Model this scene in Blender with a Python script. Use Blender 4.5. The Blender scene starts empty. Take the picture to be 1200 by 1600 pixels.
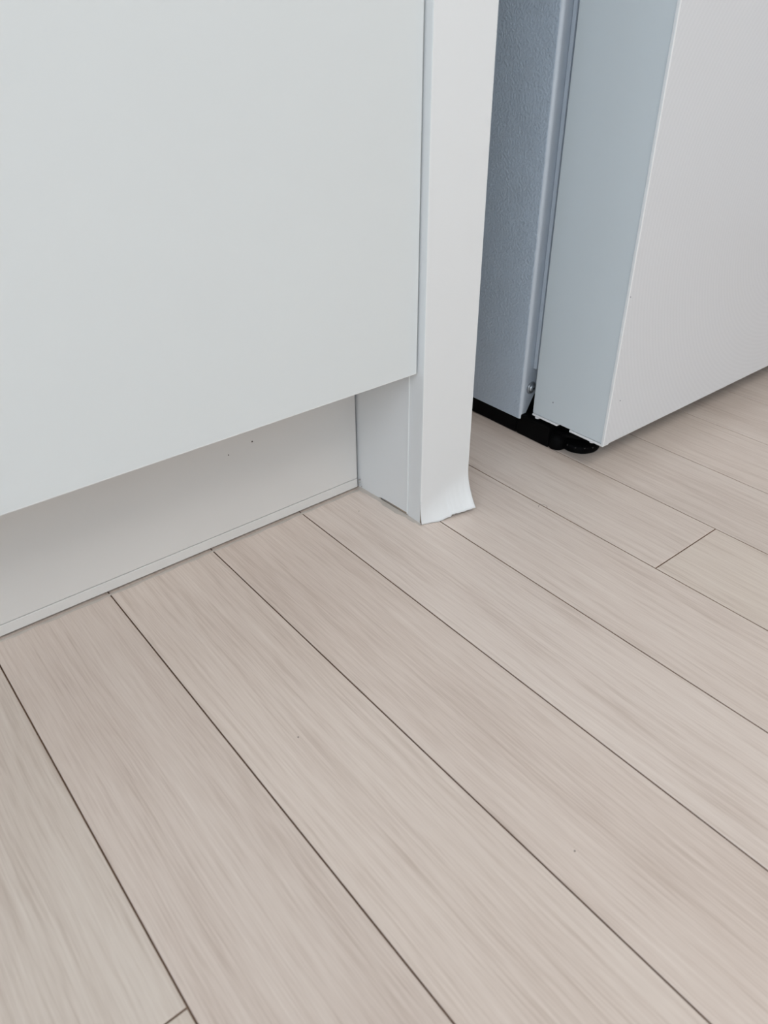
import bpy, bmesh, math, random
from mathutils import Matrix, Vector

# ------------------------------------------------------------------ scene, camera, light
scene = bpy.context.scene
col = scene.collection
random.seed(7)

CAM = Vector((-0.0462, -0.6420, 0.4968))
PITCH, YAW, ROLL, FPX = 0.587057, 0.677938, -0.0049607, 1204.91
cam_data = bpy.data.cameras.new('camera')
cam = bpy.data.objects.new('camera', cam_data)
col.objects.link(cam)
fw = Vector((math.sin(YAW) * math.cos(PITCH), math.cos(YAW) * math.cos(PITCH), -math.sin(PITCH)))
r0 = Vector((math.cos(YAW), -math.sin(YAW), 0.0))
u0 = r0.cross(fw)
rt = r0 * math.cos(ROLL) + u0 * math.sin(ROLL)
up = -r0 * math.sin(ROLL) + u0 * math.cos(ROLL)
mw = Matrix((rt, up, -fw)).transposed().to_4x4()
mw.translation = CAM
cam.matrix_world = mw
cam_data.sensor_fit = 'VERTICAL'
cam_data.sensor_height = 36.0
cam_data.sensor_width = 27.0
cam_data.lens = 36.0 * FPX / 1600.0
cam_data.clip_start = 0.02
cam_data.dof.use_dof = True
cam_data.dof.focus_distance = 0.88
cam_data.dof.aperture_fstop = 8.5
scene.camera = cam

scene.view_settings.view_transform = 'Standard'
scene.view_settings.look = 'None'
scene.view_settings.gamma = 1.0
scene.view_settings.use_curve_mapping = False
scene.view_settings.exposure = -0.07

# overcast daylight outside, reaching the room through the window behind the camera
world = bpy.data.worlds.new('overcast_sky')
scene.world = world
world.use_nodes = True
bg = world.node_tree.nodes['Background']
bg.inputs['Color'].default_value = (0.78, 0.89, 1.0, 1.0)
bg.inputs['Strength'].default_value = 5.3

# room extents
RX0, RX1, RY0, RY1, RH = -1.9, 2.1, -3.0, 0.62, 2.35
# window openings: wall -> (from, to, sill, head)
WINDOWS = {'left': (-2.9, -0.6, 0.85, 2.15)}
for side, (a, b, c, d) in WINDOWS.items():         # sampling portals set in the openings
    portal = bpy.data.lights.new('window_daylight', 'AREA')
    portal.shape = 'RECTANGLE'
    portal.cycles.is_portal = True
    po = bpy.data.objects.new('window_daylight', portal)
    col.objects.link(po)
    if side == 'left':
        portal.size, portal.size_y = d - c, b - a
        po.location = (RX0 - 0.03, (a + b) / 2, (c + d) / 2)
        po.rotation_euler = (0, math.radians(-90), 0)
    else:
        portal.size, portal.size_y = b - a, d - c
        po.location = ((a + b) / 2, RY0 - 0.03, (c + d) / 2)
        po.rotation_euler = (math.radians(90), 0, 0)

LAMP = (0.40, -1.75)                                # ceiling lamp centre
LAMP_SIZE = (0.9, 0.9)
lamp = bpy.data.lights.new('ceiling_lamp_light', 'AREA')
lamp.shape = 'RECTANGLE'
lamp.size, lamp.size_y = LAMP_SIZE
lamp.energy = 16.5
lamp.color = (1.0, 0.95, 0.90)
lo = bpy.data.objects.new('ceiling_lamp_light', lamp)
col.objects.link(lo)
lo.location = (LAMP[0], LAMP[1], RH - 0.062)

# ------------------------------------------------------------------ helpers
def tag(o, label=None, cat=None, group=None, kind=None):
    if label: o['label'] = label
    if cat: o['category'] = cat
    if group: o['group'] = group
    if kind: o['kind'] = kind
    return o

def empty(name, loc):
    o = bpy.data.objects.new(name, None)
    o.empty_display_size = 0.05
    col.objects.link(o)
    o.location = loc
    return o

def link(name, me, m=None, parent=None, loc=None):
    o = bpy.data.objects.new(name, me)
    col.objects.link(o)
    if m is not None and len(me.materials) == 0:
        me.materials.append(m)
    if parent is not None:
        o.parent = parent
        o.matrix_parent_inverse = Matrix.Translation(-parent.location)
    if loc: o.location = loc
    return o

def build(name, bm, m, parent=None, smooth=False):
    bmesh.ops.recalc_face_normals(bm, faces=bm.faces)
    me = bpy.data.meshes.new(name)
    bm.to_mesh(me); bm.free()
    if smooth:
        for p in me.polygons: p.use_smooth = True
    return link(name, me, m, parent)

def add_box(bm, x0, x1, y0, y1, z0, z1, bevel=0.0, seg=2):
    vs = [bm.verts.new((x, y, z)) for x in (x0, x1) for y in (y0, y1) for z in (z0, z1)]
    f = [(0, 1, 3, 2), (4, 6, 7, 5), (0, 4, 5, 1), (2, 3, 7, 6), (0, 2, 6, 4), (1, 5, 7, 3)]
    fs = [bm.faces.new([vs[i] for i in q]) for q in f]
    if bevel:
        ed = list({e for q in fs for e in q.edges})
        bmesh.ops.bevel(bm, geom=ed, offset=bevel, segments=seg, profile=0.5, affect='EDGES')

def box(name, x0, x1, y0, y1, z0, z1, m, parent=None, bevel=0.0, seg=2):
    bm = bmesh.new()
    add_box(bm, x0, x1, y0, y1, z0, z1, bevel, seg)
    return build(name, bm, m, parent)

def add_prism(bm, pts, lift):
    """pts: outline of 3D points; lift: extrusion vector."""
    lift = Vector(lift)
    a = [bm.verts.new(p) for p in pts]
    b = [bm.verts.new(Vector(p) + lift) for p in pts]
    n = len(pts)
    bm.faces.new(a)
    bm.faces.new(b[::-1])
    for i in range(n):
        bm.faces.new([a[i], a[(i + 1) % n], b[(i + 1) % n], b[i]])

def add_lathe(bm, centre, axis, prof, n=28):
    """prof: (radius, height along axis)."""
    axis = Vector(axis).normalized()
    t = axis.orthogonal().normalized(); s = axis.cross(t)
    c = Vector(centre); rings = []
    for r, h in prof:
        rings.append([bm.verts.new(c + axis * h + (t * math.cos(2 * math.pi * i / n) + s * math.sin(2 * math.pi * i / n)) * max(r, 1e-6)) for i in range(n)])
    for a, b in zip(rings, rings[1:]):
        for i in range(n):
            bm.faces.new([a[i], a[(i + 1) % n], b[(i + 1) % n], b[i]])
    bm.faces.new(rings[0]); bm.faces.new(rings[-1])

# ------------------------------------------------------------------ materials
def mat(name, rgb, rough=0.5, spec=0.5, metal=0.0):
    m = bpy.data.materials.new(name); m.use_nodes = True
    b = m.node_tree.nodes['Principled BSDF']
    b.inputs['Base Color'].default_value = (*rgb, 1)
    b.inputs['Roughness'].default_value = rough
    b.inputs['Specular IOR Level'].default_value = spec
    b.inputs['Metallic'].default_value = metal
    return m

def nodes(m):
    t = m.node_tree
    return t, t.nodes, t.links, t.nodes['Principled BSDF']

def mottled(name, rgb, rough=0.5, spec=0.5, var=0.03, scale=14.0, bump=0.0, bump_scale=900.0, bump_detail=2.0):
    """plain paint or laminate with faint unevenness and fine relief"""
    m = mat(name, rgb, rough, spec)
    t, N, Lk, b = nodes(m)
    tc = N.new('ShaderNodeTexCoord')
    no = N.new('ShaderNodeTexNoise'); no.inputs['Scale'].default_value = scale; no.inputs['Detail'].default_value = 4
    Lk.new(tc.outputs['Object'], no.inputs['Vector'])
    r = N.new('ShaderNodeValToRGB')
    r.color_ramp.elements[0].position = 0.3; r.color_ramp.elements[1].position = 0.7
    r.color_ramp.elements[0].color = (*[c * (1 - var) for c in rgb], 1)
    r.color_ramp.elements[1].color = (*[min(1, c * (1 + var)) for c in rgb], 1)
    Lk.new(no.outputs['Fac'], r.inputs['Fac']); Lk.new(r.outputs['Color'], b.inputs['Base Color'])
    if bump:
        n2 = N.new('ShaderNodeTexNoise'); n2.inputs['Scale'].default_value = bump_scale; n2.inputs['Detail'].default_value = bump_detail
        Lk.new(tc.outputs['Object'], n2.inputs['Vector'])
        bp = N.new('ShaderNodeBump'); bp.inputs['Strength'].default_value = bump; bp.inputs['Distance'].default_value = 0.001
        Lk.new(n2.outputs['Fac'], bp.inputs['Height']); Lk.new(bp.outputs['Normal'], b.inputs['Normal'])
    return m

def wood():
    m = mat('pale_oak_plank', (0.5, 0.43, 0.37), 0.38, 0.75)
    t, N, Lk, b = nodes(m)
    tc = N.new('ShaderNodeTexCoord'); oi = N.new('ShaderNodeObjectInfo')
    off = N.new('ShaderNodeVectorMath'); off.operation = 'SCALE'
    off.inputs[0].default_value = (13.7, 7.9, 3.1); Lk.new(oi.outputs['Random'], off.inputs['Scale'])
    add = N.new('ShaderNodeVectorMath'); add.operation = 'ADD'
    Lk.new(tc.outputs['Object'], add.inputs[0]); Lk.new(off.outputs['Vector'], add.inputs[1])
    # slow sideways wander of the grain
    wn = N.new('ShaderNodeTexNoise'); wn.inputs['Scale'].default_value = 1.0; wn.inputs['Detail'].default_value = 2
    wm = N.new('ShaderNodeMapping'); wm.inputs['Scale'].default_value = (9, 3.0, 1)
    Lk.new(add.outputs['Vector'], wm.inputs['Vector']); Lk.new(wm.outputs['Vector'], wn.inputs['Vector'])
    ws = N.new('ShaderNodeVectorMath'); ws.operation = 'MULTIPLY_ADD'
    ws.inputs[1].default_value = (0.010, 0, 0); Lk.new(wn.outputs['Color'], ws.inputs[0]); Lk.new(add.outputs['Vector'], ws.inputs[2])
    def streak(sx, sy, det, rough=0.55):
        mp = N.new('ShaderNodeMapping'); mp.inputs['Scale'].default_value = (sx, sy, 1)
        n = N.new('ShaderNodeTexNoise'); n.inputs['Scale'].default_value = 1.0
        n.inputs['Detail'].default_value = det; n.inputs['Roughness'].default_value = rough
        Lk.new(ws.outputs['Vector'], mp.inputs['Vector']); Lk.new(mp.outputs['Vector'], n.inputs['Vector'])
        return n.outputs['Fac']
    fine, mid, broad = streak(760, 20, 3, 0.6), streak(210, 6.5, 3), streak(26, 2.6, 3)
    def mth(op, a, bb):
        n = N.new('ShaderNodeMath'); n.operation = op
        for i, v in enumerate((a, bb)):
            if isinstance(v, (int, float)): n.inputs[i].default_value = v
            else: Lk.new(v, n.inputs[i])
        return n.outputs[0]
    s = mth('ADD', mth('ADD', mth('MULTIPLY', fine, 0.44), mth('MULTIPLY', mid, 0.30)), mth('MULTIPLY', broad, 0.26))
    r = N.new('ShaderNodeValToRGB'); Lk.new(s, r.inputs['Fac'])
    cr = r.color_ramp
    cr.elements[0].position = 0.34; cr.elements[0].color = (0.56, 0.462, 0.400, 1)
    cr.elements[1].position = 0.66; cr.elements[1].color = (0.778, 0.690, 0.625, 1)
    e = cr.elements.new(0.5); e.color = (0.697, 0.60, 0.537, 1)
    # plank to plank tint, carried by the plank object's own colour
    mx = N.new('ShaderNodeMix'); mx.data_type = 'RGBA'; mx.blend_type = 'MULTIPLY'; mx.inputs['Factor'].default_value = 1.0
    Lk.new(r.outputs['Color'], mx.inputs[6]); Lk.new(oi.outputs['Color'], mx.inputs[7])
    Lk.new(mx.outputs[2], b.inputs['Base Color'])
    bp = N.new('ShaderNodeBump'); bp.inputs['Strength'].default_value = 0.12; bp.inputs['Distance'].default_value = 0.0006
    Lk.new(fine, bp.inputs['Height']); Lk.new(bp.outputs['Normal'], b.inputs['Normal'])
    rr = N.new('ShaderNodeMapRange'); rr.inputs['To Min'].default_value = 0.33; rr.inputs['To Max'].default_value = 0.43
    Lk.new(mid, rr.inputs['Value']); Lk.new(rr.outputs['Result'], b.inputs['Roughness'])
    return m

def glass_front():
    """white fridge front with an extremely faint ring pattern"""
    m = mat('fridge_white_front', (0.70, 0.70, 0.72), 0.28, 0.5)
    t, N, Lk, b = nodes(m)
    tc = N.new('ShaderNodeTexCoord'); mp = N.new('ShaderNodeMapping')
    mp.inputs['Location'].default_value = (-1.06, 0, -0.27)
    Lk.new(tc.outputs['Object'], mp.inputs['Vector'])
    w = N.new('ShaderNodeTexWave'); w.wave_type = 'RINGS'; w.rings_direction = 'Y'
    w.inputs['Scale'].default_value = 55.0; w.inputs['Distortion'].default_value = 0.6; w.inputs['Detail Scale'].default_value = 2.0
    Lk.new(mp.outputs['Vector'], w.inputs['Vector'])
    r = N.new('ShaderNodeValToRGB')
    r.color_ramp.elements[0].color = (0.715, 0.735, 0.765, 1); r.color_ramp.elements[1].color = (0.735, 0.755, 0.785, 1)
    Lk.new(w.outputs['Fac'], r.inputs['Fac']); Lk.new(r.outputs['Color'], b.inputs['Base Color'])
    return m

M = {}
M['wood'] = wood()
M['subfloor'] = mottled('dark_joint', (0.27, 0.17, 0.115), 0.9, 0.2, 0.15, 60)
M['plank_edge'] = mottled('plank_board_edge', (0.33, 0.215, 0.145), 0.85, 0.2, 0.1, 80)
M['wall'] = mottled('wall_paper', (0.78, 0.78, 0.77), 0.8, 0.3, 0.01, 5)
M['ceiling'] = mottled('ceiling_paper', (0.82, 0.82, 0.81), 0.85, 0.3, 0.01, 5)
M['door'] = mottled('white_laminate_door', (0.745, 0.788, 0.80), 0.38, 0.45, 0.006, 6, 0.02, 1500)
M['edge'] = mottled('white_edge_band', (0.86, 0.89, 0.89), 0.35, 0.5, 0.006, 6)
M['panel'] = mottled('white_laminate_panel', (0.775, 0.797, 0.805), 0.42, 0.45, 0.006, 6, 0.02, 1500)
M['toe'] = mottled('toe_board_white', (0.74, 0.735, 0.72), 0.42, 0.45, 0.012, 9)
M['core'] = mottled('panel_core_board', (0.70, 0.71, 0.71), 0.6, 0.3, 0.02, 40)
M['fiber'] = mottled('raw_board_core', (0.42, 0.34, 0.27), 0.9, 0.2, 0.12, 180)
M['peel'] = mottled('white_film', (0.79, 0.812, 0.825), 0.42, 0.45, 0.006, 6)
M['caulk'] = mottled('beige_sealant', (0.53, 0.485, 0.44), 0.55, 0.4, 0.06, 90)
M['caulk_grey'] = mottled('grey_sealant', (0.36, 0.335, 0.31), 0.6, 0.4, 0.10, 90)
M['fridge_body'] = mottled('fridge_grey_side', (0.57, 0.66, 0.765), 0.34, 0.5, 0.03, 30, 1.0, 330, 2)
M['fridge_flange_lit'] = mottled('fridge_grey_flange_lit', (0.64, 0.70, 0.77), 0.42, 0.5, 0.02, 30, 0.15, 500)  # same paint as the body, lightened to put the edge highlight into the colour
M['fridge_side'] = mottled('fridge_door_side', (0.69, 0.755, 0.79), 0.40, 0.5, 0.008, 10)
M['fridge_front'] = glass_front()
M['fridge_trim'] = mottled('fridge_white_trim', (0.88, 0.90, 0.91), 0.35, 0.5, 0.005, 10)
M['gasket'] = mottled('grey_gasket_rubber', (0.30, 0.32, 0.36), 0.6, 0.4, 0.02, 20)
M['black'] = mottled('black_plastic', (0.0025, 0.0025, 0.0028), 0.6, 0.06, 0.1, 60)
M['black_gloss'] = mottled('black_shiny_plastic', (0.004, 0.004, 0.0045), 0.18, 0.5, 0.1, 60)
M['steel'] = mat('zinc_screw_steel', (0.55, 0.58, 0.61), 0.35, 0.5, 0.7)
M['speck'] = mat('dark_speck', (0.09, 0.075, 0.065), 0.8, 0.2)
M['dent'] = mottled('floor_dent', (0.40, 0.335, 0.285), 0.7, 0.2, 0.05, 90)
M['glass'] = mat('window_glass', (1, 1, 1), 0.02, 0.5)
t, N, Lk, b = nodes(M['glass'])
tr = N.new('ShaderNodeBsdfTransparent'); gl = N.new('ShaderNodeBsdfGlossy'); gl.inputs['Roughness'].default_value = 0.02
ms = N.new('ShaderNodeMixShader'); ms.inputs['Fac'].default_value = 0.06
Lk.new(tr.outputs[0], ms.inputs[1]); Lk.new(gl.outputs[0], ms.inputs[2])
Lk.new(ms.outputs[0], N['Material Output'].inputs['Surface'])
M['lamp'] = mat('lamp_diffuser', (0.9, 0.9, 0.88), 0.6, 0.3)
t, N, Lk, b = nodes(M['lamp'])
b.inputs['Emission Color'].default_value = (1.0, 0.95, 0.90, 1); b.inputs['Emission Strength'].default_value = 3.0

# ------------------------------------------------------------------ the room
W, GAP, THK, PLEN = 0.115, 0.0012, 0.008, 1.2
floor = box('floor', RX0, RX1, RY0, RY1, -0.05, -0.0030, M['subfloor'])
tag(floor, 'pale oak laminate plank floor with thin brown joints', kind='structure')

# seams drift a little, as laid floors do
SEAM = {0: -0.0010, 1: 0.0004, 2: 0.0012, 3: 0.0018, 4: -0.0002, 5: 0.0001, 6: -0.0012, 7: -0.0012, 8: -0.0004, 9: -0.0009}
JOINT = {-3: 0.28, -2: 0.02, -1: -0.398, 0: 0.21, 1: 0.06, 2: 0.33, 3: 0.14, 4: 0.40, 5: -0.3228, 6: 0.18, 7: 0.05, 8: 0.30, 9: 0.12, 10: -0.25, 11: 0.31}
TINT = {-1: (0.92, 0.928, 0.915), 0: (0.93, 0.917, 0.908), 1: (0.99, 0.983, 0.973), 2: (0.983, 0.970, 0.961), 3: (1.02, 1.02, 1.02),
        4: (1.0, 0.995, 0.99), 5: (1.0, 1.0, 0.995), 6: (0.97, 0.97, 0.965), 7: (0.99, 0.985, 0.975), 8: (0.96, 0.95, 0.94)}
plank_cache = {}
def plank_mesh(w, l):
    key = (round(w, 4), round(l, 4))
    if key not in plank_cache:
        bm = bmesh.new()
        x, y, c = w / 2, l / 2, 0.0005
        lo_ = [bm.verts.new(p) for p in ((-x, -y, -THK), (x, -y, -THK), (x, y, -THK), (-x, y, -THK))]
        md = [bm.verts.new(p) for p in ((-x, -y, -c), (x, -y, -c), (x, y, -c), (-x, y, -c))]
        hi = [bm.verts.new(p) for p in ((-x + c, -y + c, 0), (x - c, -y + c, 0), (x - c, y - c, 0), (-x + c, y - c, 0))]
        for A, B in ((lo_, md), (md, hi)):
            for i in range(4):
                bm.faces.new([A[i], A[(i + 1) % 4], B[(i + 1) % 4], B[i]])
        bm.faces.new(hi)
        bmesh.ops.recalc_face_normals(bm, faces=bm.faces)
        me = bpy.data.meshes.new('plank'); bm.to_mesh(me); bm.free()
        me.materials.append(M['wood']); me.materials.append(M['plank_edge'])
        for p in me.polygons:
            if abs(p.normal.z) < 0.3: p.material_index = 1
        plank_cache[key] = me
    return plank_cache[key]

k0, k1 = math.floor(RX0 / W), math.ceil(RX1 / W)
for k in range(k0, k1):
    xa = max(RX0, k * W + SEAM.get(k, 0)); xb = min(RX1, (k + 1) * W + SEAM.get(k + 1, 0))
    if xb - xa < 0.01: continue
    j = JOINT.get(k, random.uniform(-0.6, 0.6))
    n = math.ceil((RY0 - j) / PLEN)
    cuts = [RY0]
    while j + n * PLEN < RY1:
        v = j + n * PLEN
        if v > RY0 + 0.02 and v < RY1 - 0.02: cuts.append(v)
        n += 1
    cuts.append(RY1)
    for i, (ya, yb) in enumerate(zip(cuts, cuts[1:])):
        o = link('plank', plank_mesh(xb - xa - GAP, yb - ya - GAP), None, floor)
        o.location = ((xa + xb) / 2, (ya + yb) / 2, 0)
        s = random.uniform(0.965, 1.02); w_ = random.uniform(-0.012, 0.008)
        tint = TINT.get(k, (s, s + w_ * 0.5, s + w_))
        if (k == 5 and yb < -0.3) or (k == -1 and yb < -0.39):
            tint = (tint[0] * 0.975, tint[1] * 0.975, tint[2] * 0.955)
        o.color = (*tint, 1)

# small marks on the floor
bm = bmesh.new()
seg = 14
for q in range(seg):
    a0, a1 = math.radians(-70 + 215 * q / seg), math.radians(-70 + 215 * (q + 1) / seg)
    pts = []
    for a, r in ((a0, 0.0054), (a1, 0.0054), (a1, 0.0047), (a0, 0.0047)):
        pts.append(bm.verts.new((0.573 + r * math.cos(a), -0.170 + r * math.sin(a), 0.00012)))
    bm.faces.new(pts)
build('crescent_dent', bm, M['dent'], floor)
for x, y, r in ((0.1616, -0.2719, 0.0006), (0.2558, -0.4778, 0.0006), (0.4005, -0.0405, 0.0006)):
    bm = bmesh.new(); add_lathe(bm, (x, y, 0), (0, 0, 1), [(r, 0.0), (r, 0.0002), (r * 0.5, 0.0003)], 8)
    build('speck', bm, M['speck'], floor)

wb = box('wall_back', RX0, RX1, RY1, RY1 + 0.1, -0.05, RH, M['wall']); tag(wb, 'plain off-white wall behind the cabinet and refrigerator', kind='structure')
wr = box('wall_right', RX1, RX1 + 0.1, RY0, RY1, -0.05, RH, M['wall']); tag(wr, 'plain off-white wall at the right of the kitchen', kind='structure')
ce = box('ceiling', RX0, RX1, RY0, RY1, RH, RH + 0.1, M['ceiling']); tag(ce, 'plain white kitchen ceiling', kind='structure')
def window_wall(side, lo_, hi_, name, label, wname, wlabel):
    """a wall with an opening, a frame and two panes"""
    def B(bm, u0, u1, d0, d1, z0, z1):             # u along the wall, d outwards from its inner face
        if side == 'left': add_box(bm, RX0 - d1, RX0 - d0, u0, u1, z0, z1)
        else: add_box(bm, u0, u1, RY0 - d1, RY0 - d0, z0, z1)
    bm = bmesh.new()
    if side not in WINDOWS:
        B(bm, lo_, hi_, 0, 0.12, -0.05, RH)
        return tag(build(name, bm, M['wall']), label, kind='structure')
    a, b, c, d = WINDOWS[side]
    for u0, u1, z0, z1 in ((lo_, a, -0.05, RH), (b, hi_, -0.05, RH), (a, b, -0.05, c), (a, b, d, RH)):
        B(bm, u0, u1, 0, 0.12, z0, z1)
    tag(build(name, bm, M['wall']), label, kind='structure')
    bm = bmesh.new(); mid = (a + b) / 2
    for u0, u1, z0, z1 in ((a, b, c, c + 0.05), (a, b, d - 0.05, d), (a, a + 0.05, c + 0.05, d - 0.05), (b - 0.05, b, c + 0.05, d - 0.05), (mid - 0.03, mid + 0.03, c + 0.05, d - 0.05)):
        B(bm, u0, u1, 0.08, 0.12, z0, z1)
    w = tag(build(wname, bm, M['edge']), wlabel, kind='structure')
    for u0, u1 in ((a + 0.05, mid - 0.03), (mid + 0.03, b - 0.05)):
        bm = bmesh.new(); B(bm, u0, u1, 0.098, 0.103, c + 0.05, d - 0.05)
        build('pane', bm, M['glass'], w)
window_wall('left', RY0, RY1, 'wall_left', 'plain off-white wall with a kitchen window', 'window_1', 'wide white framed window with two panes')
window_wall('front', RX0, RX1, 'wall_front', 'plain off-white wall with a balcony window', 'window_2', 'tall white framed balcony window with two panes')

cl = empty('ceiling_lamp', (LAMP[0], LAMP[1], RH))
tag(cl, 'flat rectangular white ceiling lamp above the kitchen floor', 'lamp')
hx, hy = LAMP_SIZE[0] / 2, LAMP_SIZE[1] / 2
box('housing', LAMP[0] - hx - 0.02, LAMP[0] + hx + 0.02, LAMP[1] - hy - 0.02, LAMP[1] + hy + 0.02, RH - 0.045, RH, M['edge'], cl, 0.004)
box('diffuser', LAMP[0] - hx, LAMP[0] + hx, LAMP[1] - hy, LAMP[1] + hy, RH - 0.056, RH - 0.045, M['lamp'], cl, 0.003)

# ------------------------------------------------------------------ base cabinet
DOORY, DOORZ, DOORX = -0.0970, 0.1808, 0.4358
cab = empty('base_cabinet', (0.1, 0.25, 0))
tag(cab, 'white handleless base cabinet with a recessed toe kick, left of the refrigerator', 'cabinet')
CX0 = -0.165
bm = bmesh.new()
add_box(bm, CX0, 0.4300, DOORY + 0.021, 0.57, 0.178, 0.196)          # bottom board
add_box(bm, CX0, CX0 + 0.018, DOORY + 0.021, 0.57, 0.196, 0.86)      # side boards
add_box(bm, 0.412, 0.4300, DOORY + 0.021, 0.57, 0.196, 0.86)
add_box(bm, CX0, 0.4300, 0.562, 0.57, 0.196, 0.86)                   # back
add_box(bm, CX0, 0.4300, DOORY + 0.021, 0.57, 0.86, 0.878)           # top
build('carcass', bm, M['panel'], cab)
EB = 0.0009
door = box('door', CX0 + 0.002, DOORX - EB, DOORY, DOORY + 0.0185, DOORZ + EB, 0.874, M['door'], cab, 0.00012, 1)
box('edge_band', CX0 + 0.002, DOORX, DOORY + 0.0001, DOORY + 0.0184, DOORZ, DOORZ + EB, M['edge'], door, 0.0003, 2)
box('edge_band', DOORX - EB, DOORX, DOORY + 0.0001, DOORY + 0.0184, DOORZ + EB, 0.874, M['edge'], door, 0.0003, 2)
toe = box('toe_kick', CX0, 0.4295, 0.0, 0.016, 0.0152, 0.1775, M['toe'], cab, 0.0006)
box('seal_strip', CX0, 0.4292, -0.0006, 0.0154, 0.0032, 0.0146, M['toe'], toe, 0.0005)
for x, z, r in ((0.294, 0.1116, 0.0010), (0.2652, 0.1058, 0.0007)):
    bm = bmesh.new(); add_lathe(bm, (x, 0.0002, z), (0, -1, 0), [(r, 0.0), (r, 0.0003), (r * 0.6, 0.0004)], 8)
    build('pin_hole', bm, M['speck'], toe)
# flat smear of sealant along the foot of the toe kick
bm = bmesh.new()
n = 60
top, bot = [], []
for i in range(n + 1):
    x = CX0 + (0.4275 - CX0) * i / n
    wv = 0.0046 + 0.0009 * math.sin(i * 1.7) + random.uniform(-0.0005, 0.0005)
    top.append((bm.verts.new((x, -0.0012, 0.0004)), bm.verts.new((x, -wv * 0.6, 0.0005)), bm.verts.new((x, -wv, 0.00005))))
for a, b_ in zip(top, top[1:]):
    for i in range(2):
        bm.faces.new([a[i], b_[i], b_[i + 1], a[i + 1]])
build('sealant_bead', bm, M['caulk'], toe, True)

# ------------------------------------------------------------------ end panel with the peeling film
PX0, PX1, PY0, PTOP = 0.4382, 0.5104, -0.1048, 2.10
pan = empty('end_panel', ((PX0 + PX1) / 2, 0.2, 0))
tag(pan, 'tall white end panel with its front film peeling off at the floor', 'panel')
box('core_board', PX0, PX1 - 0.0006, PY0, 0.60, 0.0002, PTOP, M['core'], pan, 0.0004)
# raw board behind the peeled film, coloured dark to paint the slit's shade
box('bare_board', PX0 + 0.0002, PX1 - 0.0012, PY0 - 0.0006, PY0 + 0.0001, 0.0004, 0.026, M['fiber'], pan)
# inner side film (faces the toe kick), slightly bowed towards the cabinet, short of the floor
def strip_x(y): return 0.4374 - 0.0050 * max(0.0, min(1.0, (y + 0.0838) / 0.0838)) ** 1.1
bm = bmesh.new()
ys = [-0.0838 + 0.1038 * i / 12 for i in range(13)]
za = lambda y: 0.0046 if y < -0.04 else 0.0014
rows = []
for y in ys:
    x = strip_x(y)
    rows.append([bm.verts.new((x, y, za(y))), bm.verts.new((x, y, PTOP)), bm.verts.new((PX0 + 0.0002, y, PTOP)), bm.verts.new((PX0 + 0.0002, y, za(y)))])
for a, b_ in zip(rows, rows[1:]):
    for i in range(4):
        bm.faces.new([a[i], b_[i], b_[(i + 1) % 4], a[(i + 1) % 4]])
bm.faces.new(rows[0]); bm.faces.new(rows[-1])
build('side_film', bm, M['panel'], pan)
box('gap_shade_strip', PX0 - 0.0004, PX0 + 0.0004, -0.0832, -0.0400, 0.0012, 0.0062, M['fiber'], pan)  # dark strip painting the shade in the seam under the side film
box('film_edge_highlight', 0.4366, 0.4380, -0.0849, -0.0837, 0.0038, PTOP, M['edge'], pan)  # pale strip standing in for the highlight on the side film's front edge
# front-left edge strip
box('edge_strip', PX0 - 0.0003, PX0 + 0.001, PY0 - 0.0002, -0.0850, 0.0004, PTOP, M['panel'], pan, 0.0001, 1)

# front film: a thin sheet, glued above, peeled forward near the floor
def lerp_tab(tab, x):
    if x <= tab[0][0]: return tab[0][1]
    for (x0, v0), (x1, v1) in zip(tab, tab[1:]):
        if x <= x1:
            q = (x - x0) / (x1 - x0); q = q * q * (3 - 2 * q) * 0.35 + q * 0.65
            return v0 + (v1 - v0) * q
    return tab[-1][1]
OUT = [(0.0, 0.0030), (0.12, 0.0058), (0.30, 0.0110), (0.50, 0.0128), (0.75, 0.0165), (1.0, 0.0215)]   # forward pull of the bottom edge
BOT = [(0.0, 0.0004), (0.30, 0.0006), (0.44, 0.0012), (0.60, 0.0030), (0.80, 0.0036), (1.0, 0.0052)]   # height of the torn edge
JAG = [0, 0.0002, -0.0002, 0.0003, -0.0001, 0.0004, -0.0003, 0.0005, 0.0009, -0.0004, 0.0002, 0.0012, 0.0001, 0.0006, -0.0003, 0.0007, 0.0002, 0.0009, 0.0]
HP = 0.052
def film(u, v):
    """u 0..1 left to right, v 0..1 from torn edge to the top of the loose part"""
    ji = u * (len(JAG) - 1); a = int(min(ji, len(JAG) - 2)); jag = JAG[a] + (JAG[a + 1] - JAG[a]) * (ji - a)
    if 0.53 < u < 0.57: jag += 0.0016
    zb = max(0.0003, lerp_tab(BOT, u) + (jag if u > 0.35 else 0))
    hp = HP * (0.50 + 0.50 * u)
    z = zb + (HP - zb) * v
    p = max(0.0, 1 - (z - zb) / (hp - zb)) ** 2.3
    x = PX0 + (PX1 - PX0) * u - 0.0055 * p * u ** 2
    y = PY0 - 0.0008 - lerp_tab(OUT, u) * p
    return Vector((x, y, z))
bm = bmesh.new()
nu, nv = 54, 26
grid = [[bm.verts.new(film(i / nu, j / nv)) for i in range(nu + 1)] for j in range(nv + 1)]
grid.append([bm.verts.new((PX0 + (PX1 - PX0) * i / nu, PY0 - 0.0008, PTOP)) for i in range(nu + 1)])
for A, B in zip(grid, grid[1:]):
    for i in range(nu):
        bm.faces.new([A[i], A[i + 1], B[i + 1], B[i]])
o = build('front_film', bm, M['peel'], pan, True)
sd = o.modifiers.new('thickness', 'SOLIDIFY'); sd.thickness = 0.0006; sd.offset = 0
box('corner_highlight', PX0 - 0.0003, PX0 + 0.0008, PY0 - 0.0013, PY0 - 0.0002, 0.030, PTOP, M['edge'], pan, 0.0003)  # pale strip painting the highlight along the panel's front-left corner
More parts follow.
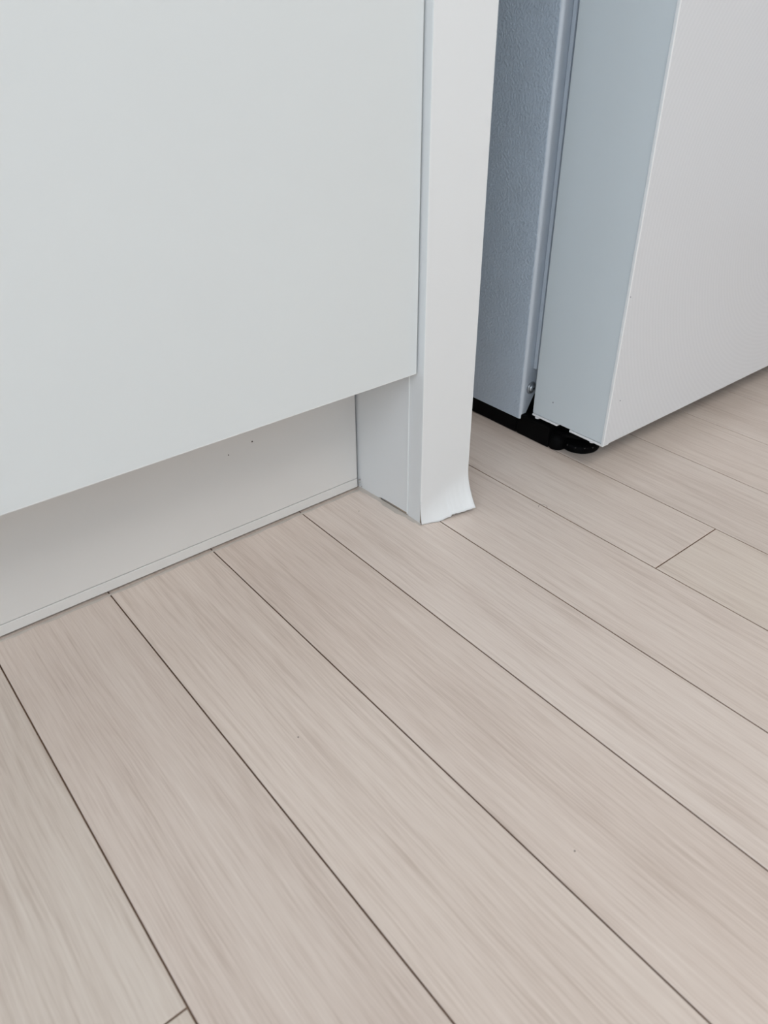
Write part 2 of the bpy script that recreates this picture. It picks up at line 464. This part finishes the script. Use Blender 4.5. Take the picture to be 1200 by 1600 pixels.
# thin film on the panel's right edge, paler to paint its highlight line
box('edge_highlight_film', PX1 - 0.0008, PX1, PY0 - 0.0012, 0.59, 0.050, PTOP, M['edge'], pan, 0.0002, 1)
# lumpy sealant where the panel meets the floor
bm = bmesh.new()
n = 46; rows = []
for i in range(n + 1):
    q = i / n
    y = 0.000 - 0.1075 * q
    x = (strip_x(y) if y > -0.0838 else PX0 - 0.0002)
    wv = 0.0034 + 0.0022 * math.exp(-((q - 0.62) / 0.2) ** 2) + 0.0009 * math.sin(q * 23) * math.sin(q * 9 + 1) + random.uniform(-0.0003, 0.0003)
    if q > 0.93: wv *= 0.7
    hv = 0.0026 if y > -0.038 else 0.0016
    rows.append([bm.verts.new((x + 0.0004, y, hv)), bm.verts.new((x - wv * 0.35, y, hv * 0.55)), bm.verts.new((x - wv * 0.8, y, hv * 0.18)), bm.verts.new((x - wv, y, 0.00005))])
for a, b_ in zip(rows, rows[1:]):
    for i in range(3):
        bm.faces.new([a[i], b_[i], b_[i + 1], a[i + 1]])
build('sealant_bead', bm, M['caulk'], pan, True)
# crumbs of old sealant in the inner corner
for x, y, z, r in ((0.4308, -0.0030, 0.0135, 0.0012), (0.4310, -0.0022, 0.0085, 0.0010), (0.4312, -0.0060, 0.0050, 0.0008)):
    bm = bmesh.new(); bmesh.ops.create_icosphere(bm, subdivisions=1, radius=r, matrix=Matrix.Translation((x, y, z)))
    build('sealant_crumb', bm, M['caulk_grey'], pan)

# ------------------------------------------------------------------ refrigerator
FX0, FX1, FTOP = 0.6846, 1.515, 1.76
FYD0, FYD1 = -0.1637, -0.0484          # door front, door back
FYB0, FYB1 = -0.0285, 0.55             # body front, back
fr = empty('refrigerator', ((FX0 + FX1) / 2, 0.2, 0))
tag(fr, 'white refrigerator with grey-blue sides standing on black feet', 'refrigerator')
# body shell: rounded front corners; the front return flange is cut away slanting at the bottom
def corner(s, r=0.0042, n=6):
    return [(r + r * math.cos(math.pi + math.pi / 2 * i / n), FYB0 + r + r * math.sin(math.pi + math.pi / 2 * i / n)) for i in range(n + 1)]
left = [(0.0, FYB1, 0.0235)] + [(d, y, 0.0235) for d, y in corner(0)] + [(0.0068, FYB0, 0.0235), (0.0225, FYB0, 0.052)]
outline = [(FX0 + d, y, z) for d, y, z in left] + [(FX1 - d, y, z) for d, y, z in left[::-1]]
bm = bmesh.new()
A = [bm.verts.new(p) for p in outline]
B = [bm.verts.new((x, y, FTOP)) for x, y, z in outline]
n = len(outline)
for i in range(n):
    bm.faces.new([A[i], A[(i + 1) % n], B[(i + 1) % n], B[i]])
bm.faces.new(B)
body = build('body', bm, M['fridge_body'], fr)
body.data.materials.append(M['fridge_flange_lit'])
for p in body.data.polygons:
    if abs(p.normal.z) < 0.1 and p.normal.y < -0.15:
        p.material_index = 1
    if abs(p.normal.z) < 0.1 and p.area < 0.004 and abs(p.normal.x) > 0.02: p.use_smooth = True
# door gasket in ribs, ends above the screw
g = box('gasket', FX0 + 0.0185, FX1 - 0.0185, FYD1 + 0.001, FYB0 - 0.0008, 0.093, FTOP - 0.03, M['gasket'], fr, 0.001)
box('gasket_rib', FX0 + 0.0150, FX0 + 0.0186, FYB0 - 0.0060, FYB0 - 0.0007, 0.093, FTOP - 0.03, M['fridge_flange_lit'], g, 0.0008)
box('gasket_rib', FX0 + 0.0158, FX0 + 0.0186, FYD1 + 0.0008, FYD1 + 0.0060, 0.093, FTOP - 0.03, M['gasket'], g, 0.0008)
# screw with washer head and cross recess
bm = bmesh.new()
add_lathe(bm, (0.7000, FYB0 - 0.0006, 0.0655), (0, -1, 0), [(0.0076, 0), (0.0076, 0.0010), (0.0066, 0.0017), (0.0050, 0.0018), (0.0047, 0.0030), (0.0034, 0.0040), (0.0012, 0.0044)], 24)
bm2 = bmesh.new(); add_lathe(bm2, (0.7000, FYB0 - 0.0001, 0.0651), (0, -1, 0), [(0.0086, 0), (0.0086, 0.0005)], 24)
build('dark_ring', bm2, M['gasket'], fr)  # dark ring outlining the screw head
sc = build('screw', bm, M['steel'], fr, True)
bm = bmesh.new()
add_box(bm, 0.7000 - 0.0016, 0.7000 + 0.0016, FYB0 - 0.0052, FYB0 - 0.0040, 0.0655 - 0.0004, 0.0655 + 0.0004)
add_box(bm, 0.7000 - 0.0004, 0.7000 + 0.0004, FYB0 - 0.00522, FYB0 - 0.00402, 0.0655 - 0.0016, 0.0655 + 0.0016)
build('cross_slot', bm, M['black'], sc)

# door: core in grey-blue, white front plate, white bottom cap in two pieces
bm = bmesh.new()
add_box(bm, FX0, FX1 - 0.001, FYD0 + 0.0030, FYD1, 0.0408, FTOP - 0.01, 0.0012, 2)
dr = build('door', bm, M['fridge_side'], fr)
box('front_plate', FX0 - 0.0002, FX1 - 0.0008, FYD0, FYD0 + 0.0030, 0.0392, FTOP - 0.0095, M['fridge_front'], dr, 0.0008)
box('front_trim', FX0 - 0.0008, FX0 + 0.0012, FYD0 - 0.0002, FYD0 + 0.0034, 0.0395, FTOP - 0.0098, M['fridge_trim'], dr, 0.0005)
for a, b_ in ((FYD1 + 0.0, -0.0905), (-0.1105, FYD0 + 0.0008)):
    box('bottom_cap', FX0 - 0.0003, FX0 + 0.012, min(a, b_), max(a, b_), 0.0374, 0.0402, M['fridge_trim'], dr, 0.0005)
box('bottom_cover', FX0 + 0.012, FX1 - 0.002, FYD0 + 0.004, FYD1 - 0.001, 0.0385, 0.0408, M['fridge_side'], dr)
bm = bmesh.new(); add_lathe(bm, (0.6882, -0.0550, 0.0376), (0, 0, -1), [(0.0034, 0), (0.0034, 0.0030), (0.0024, 0.0038)], 16)
build('cap_peg', bm, M['fridge_trim'], dr, True)
bm = bmesh.new(); add_lathe(bm, (0.6885, -0.1440, 0.0376), (0, 0, -1), [(0.0034, 0), (0.0034, 0.0020), (0.0024, 0.0026)], 16)
build('cap_peg', bm, M['fridge_trim'], dr, True)
for c, ax, r in (((FX0, -0.0795, 0.067), (-1, 0, 0), 0.0010), ((0.7031, FYD0, 0.0949), (0, -1, 0), 0.0009), ((0.6870, FYD0, 0.2240), (0, -1, 0), 0.0008)):
    bm = bmesh.new(); add_lathe(bm, c, ax, [(r, 0.0), (r, 0.0002), (r * 0.5, 0.0003)], 8)
    build('speck', bm, M['gasket'], dr)

# black plinth under the body, hinge bracket and adjustable feet
box('plinth', FX0 + 0.0015, FX1 - 0.0015, -0.022, 0.53, 0.0004, 0.0600, M['black'], fr, 0.002)
def foot(x):
    bm = bmesh.new()
    add_lathe(bm, (x, -0.1000, 0.0002), (0, 0, 1), [(0.0250, 0), (0.0260, 0.0015), (0.0260, 0.0080), (0.0240, 0.0105), (0.0120, 0.0125), (0.0075, 0.0135), (0.0075, 0.036)], 36)
    f = build('foot', bm, M['black'], fr, True)
    bm = bmesh.new()
    for i in range(14):                                  # grip teeth round the adjusting disc
        a = 2 * math.pi * i / 14
        bmesh.ops.create_icosphere(bm, subdivisions=1, radius=0.0016, matrix=Matrix.Translation((x + 0.0258 * math.cos(a), -0.1000 + 0.0258 * math.sin(a), 0.0090)))
    build('grip_tooth', bm, M['black_gloss'], f, True)
    bm = bmesh.new()
    pts = [(x - 0.032, -0.058, 0.018), (x + 0.034, -0.058, 0.018), (x + 0.030, -0.112, 0.018), (x + 0.010, -0.126, 0.018), (x - 0.012, -0.120, 0.018), (x - 0.028, -0.094, 0.018)]
    add_prism(bm, pts, (0, 0, 0.006))
    bmesh.ops.bevel(bm, geom=list(bm.edges), offset=0.0012, segments=2, affect='EDGES')
    build('leg_bracket', bm, M['black'], fr)
    bm = bmesh.new()
    add_lathe(bm, (x - 0.016, -0.0880, 0.003), (0, 0, 1), [(0.005, 0), (0.0064, 0.001), (0.0064, 0.008), (0.004, 0.010), (0.004, 0.018)], 6)
    build('bolt', bm, M['black_gloss'], fr)
    bm = bmesh.new(); add_lathe(bm, (x - 0.0270, -0.0840, 0.0003), (0, 0, 1), [(0.0105, 0), (0.0115, 0.001), (0.0115, 0.014), (0.009, 0.017), (0.006, 0.020)], 24)
    build('leveler', bm, M['black'], fr, True)
    box('bracket_rib', x - 0.0390, x - 0.016, -0.078, -0.0225, 0.0004, 0.030, M['black'], fr, 0.0012)
    box('hinge_block', x - 0.018, x + 0.036, -0.060, -0.0225, 0.0240, 0.054, M['black'], fr, 0.0012)
foot(0.7255); foot(FX1 - 0.041)
